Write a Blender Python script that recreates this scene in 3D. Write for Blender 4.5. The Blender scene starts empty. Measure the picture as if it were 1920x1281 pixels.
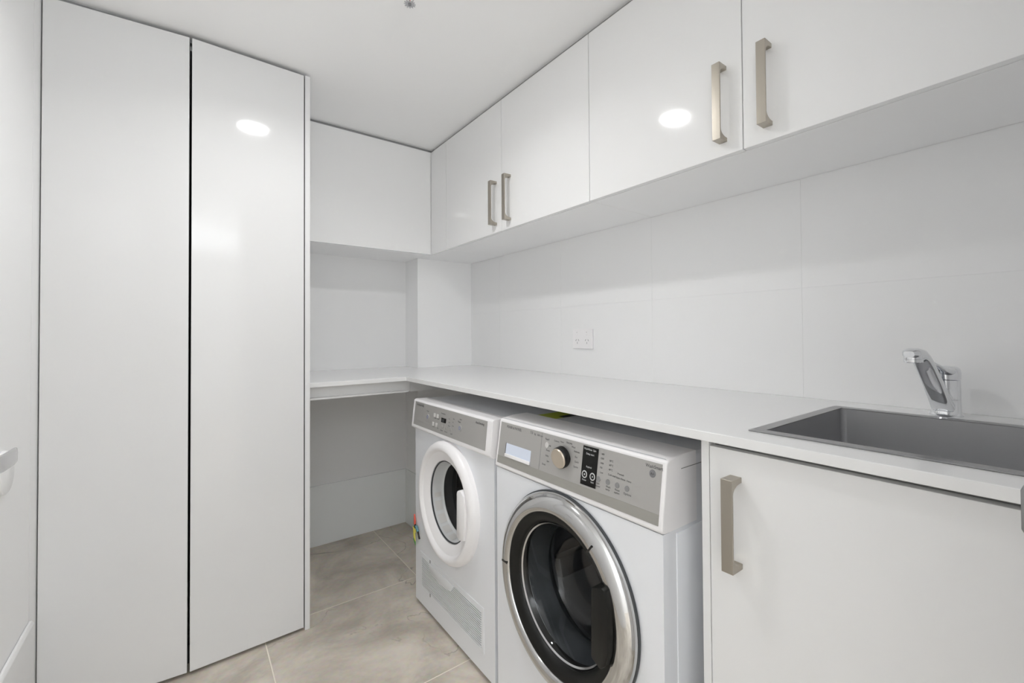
import bpy, bmesh, math, random
from mathutils import Vector, Matrix
random.seed(7)
PI = math.pi
S = bpy.context.scene
COL = S.collection

# ------------------------------------------------------------------ camera
CAM_H = 1.104
yaw, pit, rol = 0.669793, 0.0141124, -0.0069767
fwd = Vector((math.sin(yaw)*math.cos(pit), math.cos(yaw)*math.cos(pit), math.sin(pit)))
rgt = Vector((math.cos(yaw), -math.sin(yaw), 0))
upv = rgt.cross(fwd)
r2 = math.cos(rol)*rgt + math.sin(rol)*upv
u2 = math.cos(rol)*upv - math.sin(rol)*rgt
cd = bpy.data.cameras.new('camera')
cam = bpy.data.objects.new('camera', cd)
COL.objects.link(cam)
M = Matrix((r2, u2, -fwd)).transposed().to_4x4()
M.translation = (0, 0, CAM_H)
cam.matrix_world = M
cd.sensor_width = 36
cd.lens = 834.345/1920*36
cd.shift_x = -52.68/1920
cd.shift_y = -24.824/1920
cd.clip_start = 0.01
S.camera = cam

# ------------------------------------------------------------------ world / light / exposure
W = bpy.data.worlds.new('world')
S.world = W
W.use_nodes = True
W.node_tree.nodes['Background'].inputs[0].default_value = (0.72, 0.85, 1.0, 1)
W.node_tree.nodes['Background'].inputs[1].default_value = 2.0
S.view_settings.view_transform = 'Standard'
S.view_settings.look = 'None'
S.view_settings.gamma = 1
S.view_settings.use_curve_mapping = False
S.view_settings.exposure = 0.03
S.cycles.max_bounces = 14
S.cycles.diffuse_bounces = 9
S.cycles.glossy_bounces = 8
S.cycles.transmission_bounces = 8
S.cycles.sample_clamp_indirect = 60
S.cycles.blur_glossy = 0.0
LAMP = 42.0          # visible glow of the laundry downlight's diffuser
BEAM = 3.9           # its downward beam, watts
BOUNCE = 75.0        # added fill lamp, unseen in the hallway behind the doorway, thrown up at its ceiling
ld = bpy.data.lights.new('hall_fill_light', 'AREA')
ld.shape = 'DISK'; ld.size = 1.3
ld.energy = BOUNCE; ld.color = (0.90, 0.95, 1.0)
lo = bpy.data.objects.new('hall_fill_light', ld)
COL.objects.link(lo)
lo.location = (0.02, -2.0, 1.14)
lo.rotation_euler = (PI, 0, 0)        # shines straight up

# ------------------------------------------------------------------ helpers
def bm_box(x0, x1, y0, y1, z0, z1, bev=0.0, seg=2):
    bm = bmesh.new()
    v = [bm.verts.new((x, y, z)) for z in (z0, z1) for y in (y0, y1) for x in (x0, x1)]
    for f in ((0,2,3,1),(4,5,7,6),(0,1,5,4),(2,6,7,3),(0,4,6,2),(1,3,7,5)):
        bm.faces.new([v[i] for i in f])
    if bev > 0:
        bmesh.ops.bevel(bm, geom=bm.edges[:], offset=bev, segments=seg, affect='EDGES', profile=0.5)
    return bm

def add(bm, other):
    me = bpy.data.meshes.new('tmp'); other.to_mesh(me); other.free()
    bm.from_mesh(me); bpy.data.meshes.remove(me)
    return bm

def obj(name, bm, m, parent=None, smooth=False, recalc=True, flip=False):
    if recalc:
        bmesh.ops.recalc_face_normals(bm, faces=bm.faces[:])
    if flip and sum(f.normal.x*f.calc_area() for f in bm.faces) > 0:      # open bowls: face the room (-X)
        bmesh.ops.reverse_faces(bm, faces=bm.faces[:])
    me = bpy.data.meshes.new(name)
    org = Vector((0, 0, 0))
    p = parent
    while p is not None:
        org += p.location
        p = p.parent
    if org.length > 0:
        bmesh.ops.translate(bm, verts=bm.verts[:], vec=-org)
    bm.to_mesh(me); bm.free()
    if m is not None:
        for mm in (m if isinstance(m, (list, tuple)) else [m]):
            me.materials.append(mm)
    if smooth:
        for p_ in me.polygons: p_.use_smooth = True
        me.set_sharp_from_angle(angle=math.radians(38 if smooth is True else smooth))
    o = bpy.data.objects.new(name, me)
    COL.objects.link(o)
    if parent is not None: o.parent = parent
    return o

def weighted(o):
    for p_ in o.data.polygons: p_.use_smooth = True
    o.data.set_sharp_from_angle(angle=math.radians(50))
    w = o.modifiers.new('weighted', 'WEIGHTED_NORMAL'); w.weight = 100; w.keep_sharp = True
    return o

def box(name, x0, x1, y0, y1, z0, z1, m, parent=None, bev=0.0, seg=2):
    o = obj(name, bm_box(x0, x1, y0, y1, z0, z1, bev, seg), m, parent)
    if bev > 0: weighted(o)
    return o

def tag(o, label, cat, group=None, kind=None):
    o['label'] = label; o['category'] = cat
    if group: o['group'] = group
    if kind: o['kind'] = kind
    return o

def thing(name, loc, label, cat, group=None):
    o = bpy.data.objects.new(name, None)
    o.empty_display_size = 0.05
    COL.objects.link(o); o.location = loc
    return tag(o, label, cat, group)

def struct(o, label=None):
    o['kind'] = 'structure'
    if label: o['label'] = label
    return o

def bm_lathe_x(prof, cy, cz, n=72, closed=False):
    """revolve (x, r) points about the axis parallel to X through (cy, cz)"""
    bm = bmesh.new(); rings = []
    for x, r in prof:
        if r < 1e-6:
            rings.append([bm.verts.new((x, cy, cz))])
        else:
            rings.append([bm.verts.new((x, cy + r*math.cos(2*PI*k/n), cz + r*math.sin(2*PI*k/n))) for k in range(n)])
    prs = list(zip(rings, rings[1:]))
    if closed: prs.append((rings[-1], rings[0]))
    for a, b in prs:
        for k in range(n):
            j = (k+1) % n
            if len(a) == 1 and len(b) == 1: continue
            if len(a) == 1: bm.faces.new((a[0], b[k], b[j]))
            elif len(b) == 1: bm.faces.new((a[k], a[j], b[0]))
            else: bm.faces.new((a[k], a[j], b[j], b[k]))
    return bm

def bm_lathe_z(prof, cx, cy, n=48, closed=False):
    bm = bm_lathe_x([(z, r) for z, r in prof], 0, 0, n, closed)
    for v in bm.verts:
        x, y, z = v.co
        v.co = (cx + y, cy + z, x)
    return bm

def bm_tube(pts, rad, n=10, cap=True):
    bm = bmesh.new(); rings = []
    pts = [Vector(p) for p in pts]
    rads = rad if isinstance(rad, (list, tuple)) else [rad]*len(pts)
    prev = None
    for i, p in enumerate(pts):
        t = (pts[min(i+1, len(pts)-1)] - pts[max(i-1, 0)]).normalized()
        if prev is None:
            a = t.orthogonal().normalized()
        else:
            a = (prev - t*prev.dot(t)).normalized()
        prev = a
        b = t.cross(a)
        rings.append([bm.verts.new(p + rads[i]*(a*math.cos(2*PI*k/n) + b*math.sin(2*PI*k/n))) for k in range(n)])
    for a, b in zip(rings, rings[1:]):
        for k in range(n):
            bm.faces.new((a[k], a[(k+1) % n], b[(k+1) % n], b[k]))
    if cap:
        bm.faces.new(rings[0]); bm.faces.new(rings[-1])
    return bm

def bm_loft(sections, cap=True):
    """sections: lists of the same number of points"""
    bm = bmesh.new()
    rings = [[bm.verts.new(p) for p in s] for s in sections]
    n = len(rings[0])
    for a, b in zip(rings, rings[1:]):
        for k in range(n):
            bm.faces.new((a[k], a[(k+1) % n], b[(k+1) % n], b[k]))
    if cap:
        bm.faces.new(rings[0]); bm.faces.new(rings[-1])
    return bm

def bm_prism(poly, axis, a, b, bev=0.0):
    """extrude a 2-D outline along an axis; poly in the other two axes (order XYZ without axis)"""
    def P(u, v, w):
        return {'X': (w, u, v), 'Y': (u, w, v), 'Z': (u, v, w)}[axis]
    bm = bmesh.new()
    A = [bm.verts.new(P(u, v, a)) for u, v in poly]
    B = [bm.verts.new(P(u, v, b)) for u, v in poly]
    n = len(poly)
    bm.faces.new(A); bm.faces.new(B)
    for k in range(n):
        bm.faces.new((A[k], A[(k+1) % n], B[(k+1) % n], B[k]))
    if bev > 0:
        bmesh.ops.recalc_face_normals(bm, faces=bm.faces[:])
        e = [e for e in bm.edges if len(e.link_faces) == 2 and e.calc_face_angle(0) > 0.5]
        bmesh.ops.bevel(bm, geom=e, offset=bev, segments=2, affect='EDGES', profile=0.5)
    return bm

def bm_cells(xs, ys, inc, z0, z1, bev=0.0):
    """slab made of the grid cells inc(i, j), one continuous solid with clean outline"""
    bm = bmesh.new(); V = {}
    def vert(i, j, z):
        k = (i, j, z)
        if k not in V: V[k] = bm.verts.new((xs[i], ys[j], z))
        return V[k]
    nx, ny = len(xs)-1, len(ys)-1
    ok = lambda i, j: 0 <= i < nx and 0 <= j < ny and inc(i, j)
    for i in range(nx):
        for j in range(ny):
            if not ok(i, j): continue
            for z in (z0, z1):
                bm.faces.new([vert(i, j, z), vert(i+1, j, z), vert(i+1, j+1, z), vert(i, j+1, z)])
            for (di, dj, a, b) in ((-1,0,(i,j),(i,j+1)),(1,0,(i+1,j),(i+1,j+1)),(0,-1,(i,j),(i+1,j)),(0,1,(i,j+1),(i+1,j+1))):
                if not ok(i+di, j+dj):
                    bm.faces.new([vert(*a, z0), vert(*b, z0), vert(*b, z1), vert(*a, z1)])
    bmesh.ops.recalc_face_normals(bm, faces=bm.faces[:])
    if bev > 0:
        e = [e for e in bm.edges if len(e.link_faces) == 2 and e.calc_face_angle(0) > 0.5]
        bmesh.ops.bevel(bm, geom=e, offset=bev, segments=2, affect='EDGES', profile=0.5)
    return bm

def bm_panel_hole(x, y0, y1, z0, z1, cy, cz, r, thick, n=96):
    """rectangular panel facing -X with a round hole"""
    ang = [2*PI*k/n for k in range(n)]
    for (yy, zz) in ((y0, z0), (y0, z1), (y1, z0), (y1, z1)):
        ang.append(math.atan2(zz-cz, yy-cy) % (2*PI))
    ang = sorted(set(round(a, 5) for a in ang))
    bm = bmesh.new(); inn = []; out = []; inb = []; outb = []
    for a in ang:
        c, s = math.cos(a), math.sin(a)
        t = min([((y1-cy)/c if c > 0 else (y0-cy)/c) if abs(c) > 1e-9 else 1e9,
                 ((z1-cz)/s if s > 0 else (z0-cz)/s) if abs(s) > 1e-9 else 1e9])
        inn.append(bm.verts.new((x, cy+r*c, cz+r*s))); out.append(bm.verts.new((x, cy+t*c, cz+t*s)))
        inb.append(bm.verts.new((x+thick, cy+r*c, cz+r*s))); outb.append(bm.verts.new((x+thick, cy+t*c, cz+t*s)))
    m = len(ang)
    for k in range(m):
        j = (k+1) % m
        bm.faces.new((inn[k], inn[j], out[j], out[k])); bm.faces.new((inb[k], outb[k], outb[j], inb[j]))
        bm.faces.new((inn[k], inb[k], inb[j], inn[j])); bm.faces.new((out[k], out[j], outb[j], outb[k]))
    return bm

TEXTS = {}
def text_geo(s, size, align='LEFT'):
    cu = bpy.data.curves.new('t', 'FONT'); cu.body = s; cu.size = size; cu.align_x = align
    cu.resolution_u = 2; cu.offset = 0.018*size
    o = bpy.data.objects.new('t', cu); COL.objects.link(o)
    dg = bpy.context.evaluated_depsgraph_get()
    me = o.evaluated_get(dg).to_mesh()
    vs = [(v.co.x, v.co.y) for v in me.vertices]; fs = [tuple(p.vertices) for p in me.polygons]
    o.evaluated_get(dg).to_mesh_clear()
    bpy.data.objects.remove(o); bpy.data.curves.remove(cu)
    return vs, fs

def bm_texts(items, place):
    """items: (string, u, v, size[, align]); place(u, v) -> 3-D point"""
    bm = bmesh.new()
    for it in items:
        s, u, v, size = it[:4]
        vs, fs = text_geo(s, size, it[4] if len(it) > 4 else 'LEFT')
        bv = [bm.verts.new(place(u + a, v + b)) for a, b in vs]
        for f in fs:
            try: bm.faces.new([bv[i] for i in f])
            except ValueError: pass
    return bm

def txt(name, bm, m, parent):
    o = obj(name, bm, m, parent); o['kind'] = 'stuff'
    return o

# ------------------------------------------------------------------ materials
def mat(name, col, rough=0.5, metal=0.0, spec=0.5, coat=0.0, emit=None, estr=0.0):
    m = bpy.data.materials.new(name); m.use_nodes = True
    b = m.node_tree.nodes['Principled BSDF']
    b.inputs['Base Color'].default_value = (*col, 1)
    b.inputs['Roughness'].default_value = rough
    b.inputs['Metallic'].default_value = metal
    b.inputs['Specular IOR Level'].default_value = spec
    b.inputs['Coat Weight'].default_value = coat
    b.inputs['Coat Roughness'].default_value = 0.03
    if emit:
        b.inputs['Emission Color'].default_value = (*emit, 1)
        b.inputs['Emission Strength'].default_value = estr
    return m

def bump(m, scale, strength, dist=0.001, detail=2, stretch=None, rough_amp=0.0):
    nt = m.node_tree; N = nt.nodes; L = nt.links
    b = N['Principled BSDF']
    tc = N.new('ShaderNodeTexCoord'); mp = N.new('ShaderNodeMapping'); no = N.new('ShaderNodeTexNoise'); bp = N.new('ShaderNodeBump')
    if stretch: mp.inputs['Scale'].default_value = stretch
    no.inputs['Scale'].default_value = scale; no.inputs['Detail'].default_value = detail
    bp.inputs['Strength'].default_value = strength; bp.inputs['Distance'].default_value = dist
    L.new(tc.outputs['Object'], mp.inputs['Vector']); L.new(mp.outputs['Vector'], no.inputs['Vector'])
    L.new(no.outputs['Fac'], bp.inputs['Height']); L.new(bp.outputs['Normal'], b.inputs['Normal'])
    if rough_amp:
        mr = N.new('ShaderNodeMapRange')
        r0 = b.inputs['Roughness'].default_value
        mr.inputs['To Min'].default_value = r0 - rough_amp; mr.inputs['To Max'].default_value = r0 + rough_amp
        L.new(no.outputs['Fac'], mr.inputs['Value']); L.new(mr.outputs['Result'], b.inputs['Roughness'])
    return m

WHITE = 0.92
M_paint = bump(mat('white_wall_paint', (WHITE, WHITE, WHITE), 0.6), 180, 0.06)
M_back = bump(mat('white_wall_paint_shaded', (0.84, 0.84, 0.84), 0.6), 180, 0.06)  # same wall paint, darkened in colour for the shade under the benchtop
M_ceil = bump(mat('white_ceiling_paint', (0.93, 0.93, 0.93), 0.75), 160, 0.05)
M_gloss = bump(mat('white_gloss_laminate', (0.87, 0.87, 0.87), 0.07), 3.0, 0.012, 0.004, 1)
M_ward = bump(mat('white_gloss_laminate_darkened', (0.74, 0.74, 0.74), 0.07), 3.0, 0.012, 0.004, 1)  # same laminate as the overhead doors, darkened to offset the nearby downlight
M_lam = mat('white_satin_laminate', (0.78, 0.78, 0.78), 0.35)
M_mel = mat('white_melamine', (0.90, 0.90, 0.90), 0.4)
M_stone = bump(mat('white_engineered_stone', (0.79, 0.79, 0.79), 0.16), 400, 0.03)
M_tile = bump(mat('white_wall_tile', (0.87, 0.87, 0.87), 0.22), 6.0, 0.02, 0.003)
M_grout = mat('light_grey_grout', (0.87, 0.87, 0.87), 0.8)
M_skirt = mat('pale_skirting_tile', (0.90, 0.92, 0.92), 0.25)
M_dark = mat('dark_recess', (0.05, 0.05, 0.05), 0.8)
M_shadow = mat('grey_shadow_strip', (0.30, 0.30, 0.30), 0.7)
M_door = bump(mat('white_door_paint', (0.89, 0.89, 0.89), 0.3), 60, 0.03)
M_nickel = bump(mat('brushed_champagne_nickel', (0.44, 0.405, 0.35), 0.33, 1.0), 400, 0.08, 0.0006, 2, (1, 1, 0.02))
M_chrome = mat('polished_chrome', (0.82, 0.83, 0.85), 0.06, 1.0)
M_dchrome = mat('door_ring_chrome', (0.60, 0.60, 0.60), 0.10, 1.0)
M_satin = mat('satin_chrome', (0.62, 0.62, 0.63), 0.22, 1.0)
M_steel = bump(mat('brushed_stainless', (0.56, 0.56, 0.57), 0.33, 1.0), 300, 0.12, 0.0006, 2, (0.03, 0.03, 1.0))
M_rim = mat('stainless_rim', (0.30, 0.30, 0.305), 0.30, 1.0)
M_enamel = mat('white_appliance_enamel', (0.81, 0.825, 0.855), 0.25)
M_plastic = mat('white_appliance_plastic', (0.87, 0.855, 0.86), 0.35)
M_blueplastic = mat('pale_blue_drawer_plastic', (0.70, 0.76, 0.88), 0.3)
M_silver = mat('silver_console_film', (0.43, 0.42, 0.405), 0.38, 0.25)
M_silver2 = mat('darker_silver_band', (0.36, 0.35, 0.32), 0.35, 0.3)
M_black = mat('black_gloss_plastic', (0.010, 0.010, 0.010), 0.16)
M_blackm = mat('black_satin_plastic', (0.010, 0.010, 0.009), 0.42, 0.0, 0.22)
M_rubber = mat('dark_grey_rubber', (0.05, 0.055, 0.06), 0.5)
M_ink = mat('dark_grey_ink', (0.09, 0.09, 0.09), 0.6)
M_inkl = mat('light_grey_ink', (0.55, 0.55, 0.55), 0.6)
M_inkb = mat('blue_ink', (0.22, 0.25, 0.45), 0.6)
M_btn = mat('grey_button', (0.27, 0.27, 0.27), 0.4, 0.2)
M_badge = mat('grey_badge', (0.24, 0.24, 0.25), 0.4, 0.3)
M_btnw = mat('pale_button', (0.60, 0.59, 0.57), 0.4)
M_knob = mat('champagne_knob_face', (0.66, 0.58, 0.48), 0.32, 0.75)
M_drum = bump(mat('drum_stainless', (0.55, 0.56, 0.57), 0.30, 1.0), 40, 0.05, 0.001, 2, (1, 1, 6))
M_drumd = mat('dark_drum_liner', (0.22, 0.225, 0.23), 0.4, 0.6)
M_collar = mat('pale_grey_plastic', (0.62, 0.63, 0.63), 0.28)
M_red = mat('red_plastic', (0.75, 0.12, 0.08), 0.4)
M_yellow = mat('yellow_paper', (0.80, 0.72, 0.12), 0.6)
M_green = mat('green_paper', (0.10, 0.36, 0.08), 0.6)
M_lime = mat('lime_green_paper', (0.42, 0.48, 0.03), 0.6)
M_teal = mat('teal_plastic', (0.10, 0.25, 0.30), 0.4)
M_lamp = mat('lamp_diffuser', (1, 1, 1), 0.5, emit=(1.0, 1.0, 1.0), estr=LAMP)

def glass(name, tint, gloss_rough=0.03, ior=1.45):
    m = bpy.data.materials.new(name); m.use_nodes = True
    nt = m.node_tree; N = nt.nodes; L = nt.links
    for n in list(N): N.remove(n)
    out = N.new('ShaderNodeOutputMaterial'); mix = N.new('ShaderNodeMixShader')
    tr = N.new('ShaderNodeBsdfTransparent'); gl = N.new('ShaderNodeBsdfGlossy'); fr = N.new('ShaderNodeFresnel')
    tr.inputs[0].default_value = (*tint, 1); gl.inputs['Roughness'].default_value = gloss_rough
    fr.inputs['IOR'].default_value = ior
    L.new(fr.outputs[0], mix.inputs[0]); L.new(tr.outputs[0], mix.inputs[1]); L.new(gl.outputs[0], mix.inputs[2])
    L.new(mix.outputs[0], out.inputs[0])
    return m
M_glass = glass('clear_bowl_glass', (0.86, 0.88, 0.89), 0.03, 1.5)
M_glassd = glass('smoked_door_glass', (0.70, 0.71, 0.72), 0.03, 1.3)
M_wglass = glass('window_glass', (0.97, 0.98, 1.0))

def stone_tile():
    m = bpy.data.materials.new('beige_stone_floor_tile'); m.use_nodes = True
    nt = m.node_tree; N = nt.nodes; L = nt.links
    b = N['Principled BSDF']
    tc = N.new('ShaderNodeTexCoord'); oi = N.new('ShaderNodeObjectInfo')
    mul = N.new('ShaderNodeVectorMath'); mul.operation = 'SCALE'; mul.inputs[0].default_value = (37, 53, 11)
    L.new(oi.outputs['Random'], mul.inputs['Scale'])
    av = N.new('ShaderNodeVectorMath'); av.operation = 'ADD'
    L.new(tc.outputs['Object'], av.inputs[0]); L.new(mul.outputs[0], av.inputs[1])
    n1 = N.new('ShaderNodeTexNoise'); n1.inputs['Scale'].default_value = 3.2; n1.inputs['Detail'].default_value = 8
    n1.inputs['Roughness'].default_value = 0.62; n1.inputs['Distortion'].default_value = 0.6
    n2 = N.new('ShaderNodeTexNoise'); n2.inputs['Scale'].default_value = 1.7; n2.inputs['Detail'].default_value = 6
    n2.inputs['Distortion'].default_value = 0.7
    n3 = N.new('ShaderNodeTexNoise'); n3.inputs['Scale'].default_value = 60; n3.inputs['Detail'].default_value = 4
    for n in (n1, n2, n3): L.new(av.outputs[0], n.inputs['Vector'])
    r1 = N.new('ShaderNodeValToRGB')
    e = r1.color_ramp.elements
    e[0].position = 0.36; e[0].color = (0.455, 0.405, 0.340, 1)
    e[1].position = 0.66; e[1].color = (0.76, 0.69, 0.595, 1)
    L.new(n1.outputs['Fac'], r1.inputs[0])
    # veins: thin band where the distorted noise crosses one half
    sb = N.new('ShaderNodeMath'); sb.operation = 'SUBTRACT'; sb.inputs[1].default_value = 0.5
    ab = N.new('ShaderNodeMath'); ab.operation = 'ABSOLUTE'
    mr = N.new('ShaderNodeMapRange'); mr.inputs['From Min'].default_value = 0.0; mr.inputs['From Max'].default_value = 0.006
    mr.inputs['To Min'].default_value = 1.0; mr.inputs['To Max'].default_value = 0.0
    L.new(n2.outputs['Fac'], sb.inputs[0]); L.new(sb.outputs[0], ab.inputs[0]); L.new(ab.outputs[0], mr.inputs['Value'])
    gate = N.new('ShaderNodeMapRange'); gate.inputs['From Min'].default_value = 0.44; gate.inputs['From Max'].default_value = 0.58
    gate.inputs['To Max'].default_value = 0.75
    L.new(n1.outputs['Fac'], gate.inputs['Value'])
    mg = N.new('ShaderNodeMath'); mg.operation = 'MULTIPLY'
    L.new(mr.outputs['Result'], mg.inputs[0]); L.new(gate.outputs['Result'], mg.inputs[1])
    mx = N.new('ShaderNodeMix'); mx.data_type = 'RGBA'
    mx.inputs['B'].default_value = (0.20, 0.165, 0.13, 1)
    L.new(mg.outputs[0], mx.inputs['Factor']); L.new(r1.outputs[0], mx.inputs['A'])
    m3 = N.new('ShaderNodeMix'); m3.data_type = 'RGBA'; m3.blend_type = 'OVERLAY'; m3.inputs['Factor'].default_value = 0.18
    L.new(mx.outputs['Result'], m3.inputs['A']); L.new(n3.outputs['Color'], m3.inputs['B'])
    hs = N.new('ShaderNodeHueSaturation'); hs.inputs['Saturation'].default_value = 0.95
    L.new(m3.outputs['Result'], hs.inputs['Color'])
    L.new(hs.outputs[0], b.inputs['Base Color'])
    b.inputs['Roughness'].default_value = 0.42
    return m
M_floor = stone_tile()
M_fgrout = mat('beige_floor_grout', (0.86, 0.80, 0.70), 0.85)

# ------------------------------------------------------------------ setting
XL, XW, YB, YN, XN = -0.336, 1.367, 2.585, 2.407, 1.022
ZC = 2.113
YF = -0.15            # inner face of the front wall (the doorway the picture is taken from)
# floor slab with tiles
fl = struct(box('floor', -1.6, 1.6, -4.2, 2.75, -0.05, -0.0008, M_fgrout), 'beige stone tiled laundry floor with pale joints')
fx = [0.223 + 0.605*k for k in range(-3, 3)]
fy = [1.3535 + 0.612*k for k in range(-9, 4)]
g = 0.0019
for i in range(len(fx)-1):
    for j in range(len(fy)-1):
        x0, x1, y0, y1 = fx[i]+g, fx[i+1]-g, fy[j]+g, fy[j+1]-g
        x0, x1 = max(x0, -1.6), min(x1, 1.6); y0, y1 = max(y0, -4.2), min(y1, YB)
        if y0 > YF - 0.1:
            x0, x1 = max(x0, XL-0.02), min(x1, XW)
        if x1 - x0 < 0.02 or y1 - y0 < 0.02: continue
        box('tile', x0, x1, y0, y1, -0.012, 0.0, M_floor, fl, 0.0008, 1)
struct(box('ceiling', -1.6, 1.6, -4.2, 2.75, ZC, ZC+0.08, M_ceil), 'smooth white laundry ceiling')
# right wall: tiled splashback
wr = struct(box('wall_right', XW+0.0008, XW+0.12, YF-0.1, 2.75, 0, ZC, M_grout), 'white wall tiled with large gloss white splashback tiles')
ty = [0.527 + 0.5205*k for k in range(-2, 6)]
tz = [0.92, 1.231, 1.542, 1.853, ZC]
for j in range(3):
    for i in range(len(ty)-1):
        y0, y1 = max(ty[i], YF), min(ty[i+1], YN)
        if y1 - y0 < 0.02: continue
        box('tile', XW, XW+0.008, y0+0.0004, y1-0.0004, tz[j]+0.0004, tz[j+1]-0.0004, M_tile, wr, 0.0003, 1)
# back wall with a skirting tile, and the corner pier
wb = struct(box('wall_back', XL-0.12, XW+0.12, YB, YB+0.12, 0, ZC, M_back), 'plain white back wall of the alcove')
box('tile', 0.372, XN-0.0015, YB-0.010, YB+0.002, 0.0, 0.314, M_skirt, wb, 0.0012)
wn = struct(box('wall_corner_pier', XN, XW+0.05, YN, YB+0.02, 0, ZC, M_paint), 'white boxed-in pier in the back right corner')
box('tile', XN-0.009, XN+0.002, YN+0.0, YB-0.012, 0.0, 0.314, M_skirt, wn, 0.0012)
# left wall with flush door leaf and tall kick panel
wl = struct(box('wall_left', XL-0.14, XL-0.045, YF-0.1, 2.75, 0, ZC, M_paint), 'white wall on the left')
struct(box('trim_1', XL-0.05, XL, 1.8225, YB, 0, ZC-0.001, M_door, None, 0.0004), 'narrow white jamb between door and wardrobe')
d1 = struct(box('door_1', XL-0.046, XL, 0.93, 1.8200, 0.006, 2.07, M_door, None, 0.0015), 'flush white door on the left with satin lever')
obj('kick_panel', bm_prism([(XL+0.001, 0.012), (XL+0.011, 0.012), (XL+0.011, 0.328), (XL+0.006, 0.3365), (XL+0.001, 0.3365)], 'Y', 0.94, 1.8185, 0.0012), M_door, d1, True)
rose = obj('rose', bm_lathe_x([(XL-0.002, 0.050), (XL+0.007, 0.050), (XL+0.010, 0.046), (XL+0.010, 0.0)], 1.585, 0.792, 48), M_door, d1, True)
sec = []
for (y, w, hgt, xo) in ((1.395, .012, .017, .030), (1.420, .012, .0175, .034), (1.455, .010, .0175, .036), (1.490, .009, .0175, .036), (1.510, .008, .0165, .035), (1.518, .005, .012, .034)):
    cx_, cz_ = XL + xo, 0.8435
    sec.append([(cx_ + w*0.5*sx*(abs(math.cos(a))**0.5)*(1), y, cz_ + hgt*(abs(math.sin(a))**0.5)*sz)
                for a, sx, sz in [(2*PI*k/20, (1 if math.cos(2*PI*k/20) >= 0 else -1), (1 if math.sin(2*PI*k/20) >= 0 else -1)) for k in range(20)]])
lev = obj('door_handle', bm_loft(sec), M_satin, d1, True)
obj('spindle', bm_tube([(XL+0.008, 1.415, 0.8435), (XL+0.034, 1.415, 0.8435)], 0.010, 20), M_satin, d1, True)
struct(box('wall_left_upper', XL-0.05, XL, 0.93, 1.8225, 2.074, ZC, M_paint), 'white wall strip over the door')
struct(box('wall_left_near', XL-0.05, XL, YF-0.1, 0.926, 0, ZC, M_paint), 'white wall in front of the door')
# front wall with the doorway, hallway behind it
struct(box('wall_front', 0.45, XW+0.12, YF-0.1, YF, 0, ZC, M_paint), 'white wall beside the doorway')
struct(box('wall_front_left', -1.6, XL-0.14, YF-0.1, YF, 0, ZC, M_paint), 'white wall left of the doorway')
jm = struct(box('trim_2', 0.50, 0.755, YF, 0.030, 0, ZC, M_door, None, 0.002), 'white door jamb at the entrance')
obj('strike_plate', bm_prism([(0.029, 0.921), (0.0450, 0.921), (0.0478, 0.926), (0.0478, 0.961), (0.0455, 0.966), (0.029, 0.966)], 'X', 0.587, 0.604, 0.0008), M_rim, jm, True)
struct(box('wall_hall_left', -1.7, -1.6, -4.2, YF-0.1, 0, ZC, M_paint), 'white hallway wall')
struct(box('wall_hall_right', 1.6, 1.7, -4.2, YF-0.1, 0, ZC, M_paint), 'white hallway wall on the kitchen side')
struct(box('wall_hall_far', -1.7, 1.7, -4.30, -4.20, 0, ZC, M_paint), 'white end wall of the hallway')

# ------------------------------------------------------------------ wardrobe (bifold pair)
YW = 1.868
wd = thing('wardrobe', (0.0, 2.2, 0.0), 'tall white gloss cupboard with two flat full-height folding doors', 'wardrobe')
def door_slab(name, p0, p1, z0, z1, th, m, parent, bev=0.0012):
    p0, p1 = Vector((*p0, 0)), Vector((*p1, 0))
    d = (p1 - p0).normalized(); n = Vector((-d.y, d.x, 0))      # n points away from the viewer
    bm = bmesh.new()
    poly = [p0, p1, p1 + n*th, p0 + n*th]
    A = [bm.verts.new((p.x, p.y, z0)) for p in poly]; B = [bm.verts.new((p.x, p.y, z1)) for p in poly]
    bm.faces.new(A); bm.faces.new(B)
    for k in range(4): bm.faces.new((A[k], A[(k+1) % 4], B[(k+1) % 4], B[k]))
    bmesh.ops.recalc_face_normals(bm, faces=bm.faces[:])
    bmesh.ops.bevel(bm, geom=bm.edges[:], offset=bev, segments=2, affect='EDGES', profile=0.5)
    return weighted(obj(name, bm, m, parent))
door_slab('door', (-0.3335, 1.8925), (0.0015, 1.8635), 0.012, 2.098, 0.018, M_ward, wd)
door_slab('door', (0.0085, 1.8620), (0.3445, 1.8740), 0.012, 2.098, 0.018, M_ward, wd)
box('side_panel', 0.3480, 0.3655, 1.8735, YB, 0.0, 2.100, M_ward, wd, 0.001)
box('top_panel', -0.334, 0.3475, 1.925, YB, 2.085, 2.101, M_lam, wd)
box('back_panel', -0.334, 0.3475, YB-0.012, YB-0.001, 0.0, 2.085, M_dark, wd)
box('shelf', -0.334, 0.3475, 1.960, YB-0.014, 1.70, 1.716, M_dark, wd)
box('plinth', -0.334, 0.3475, 1.935, 1.950, 0.0, 0.06, M_dark, wd)
box('scribe_strip', -0.334, 0.3655, 1.905, 1.920, 2.1012, ZC-0.0005, M_shadow, wd)

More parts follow.
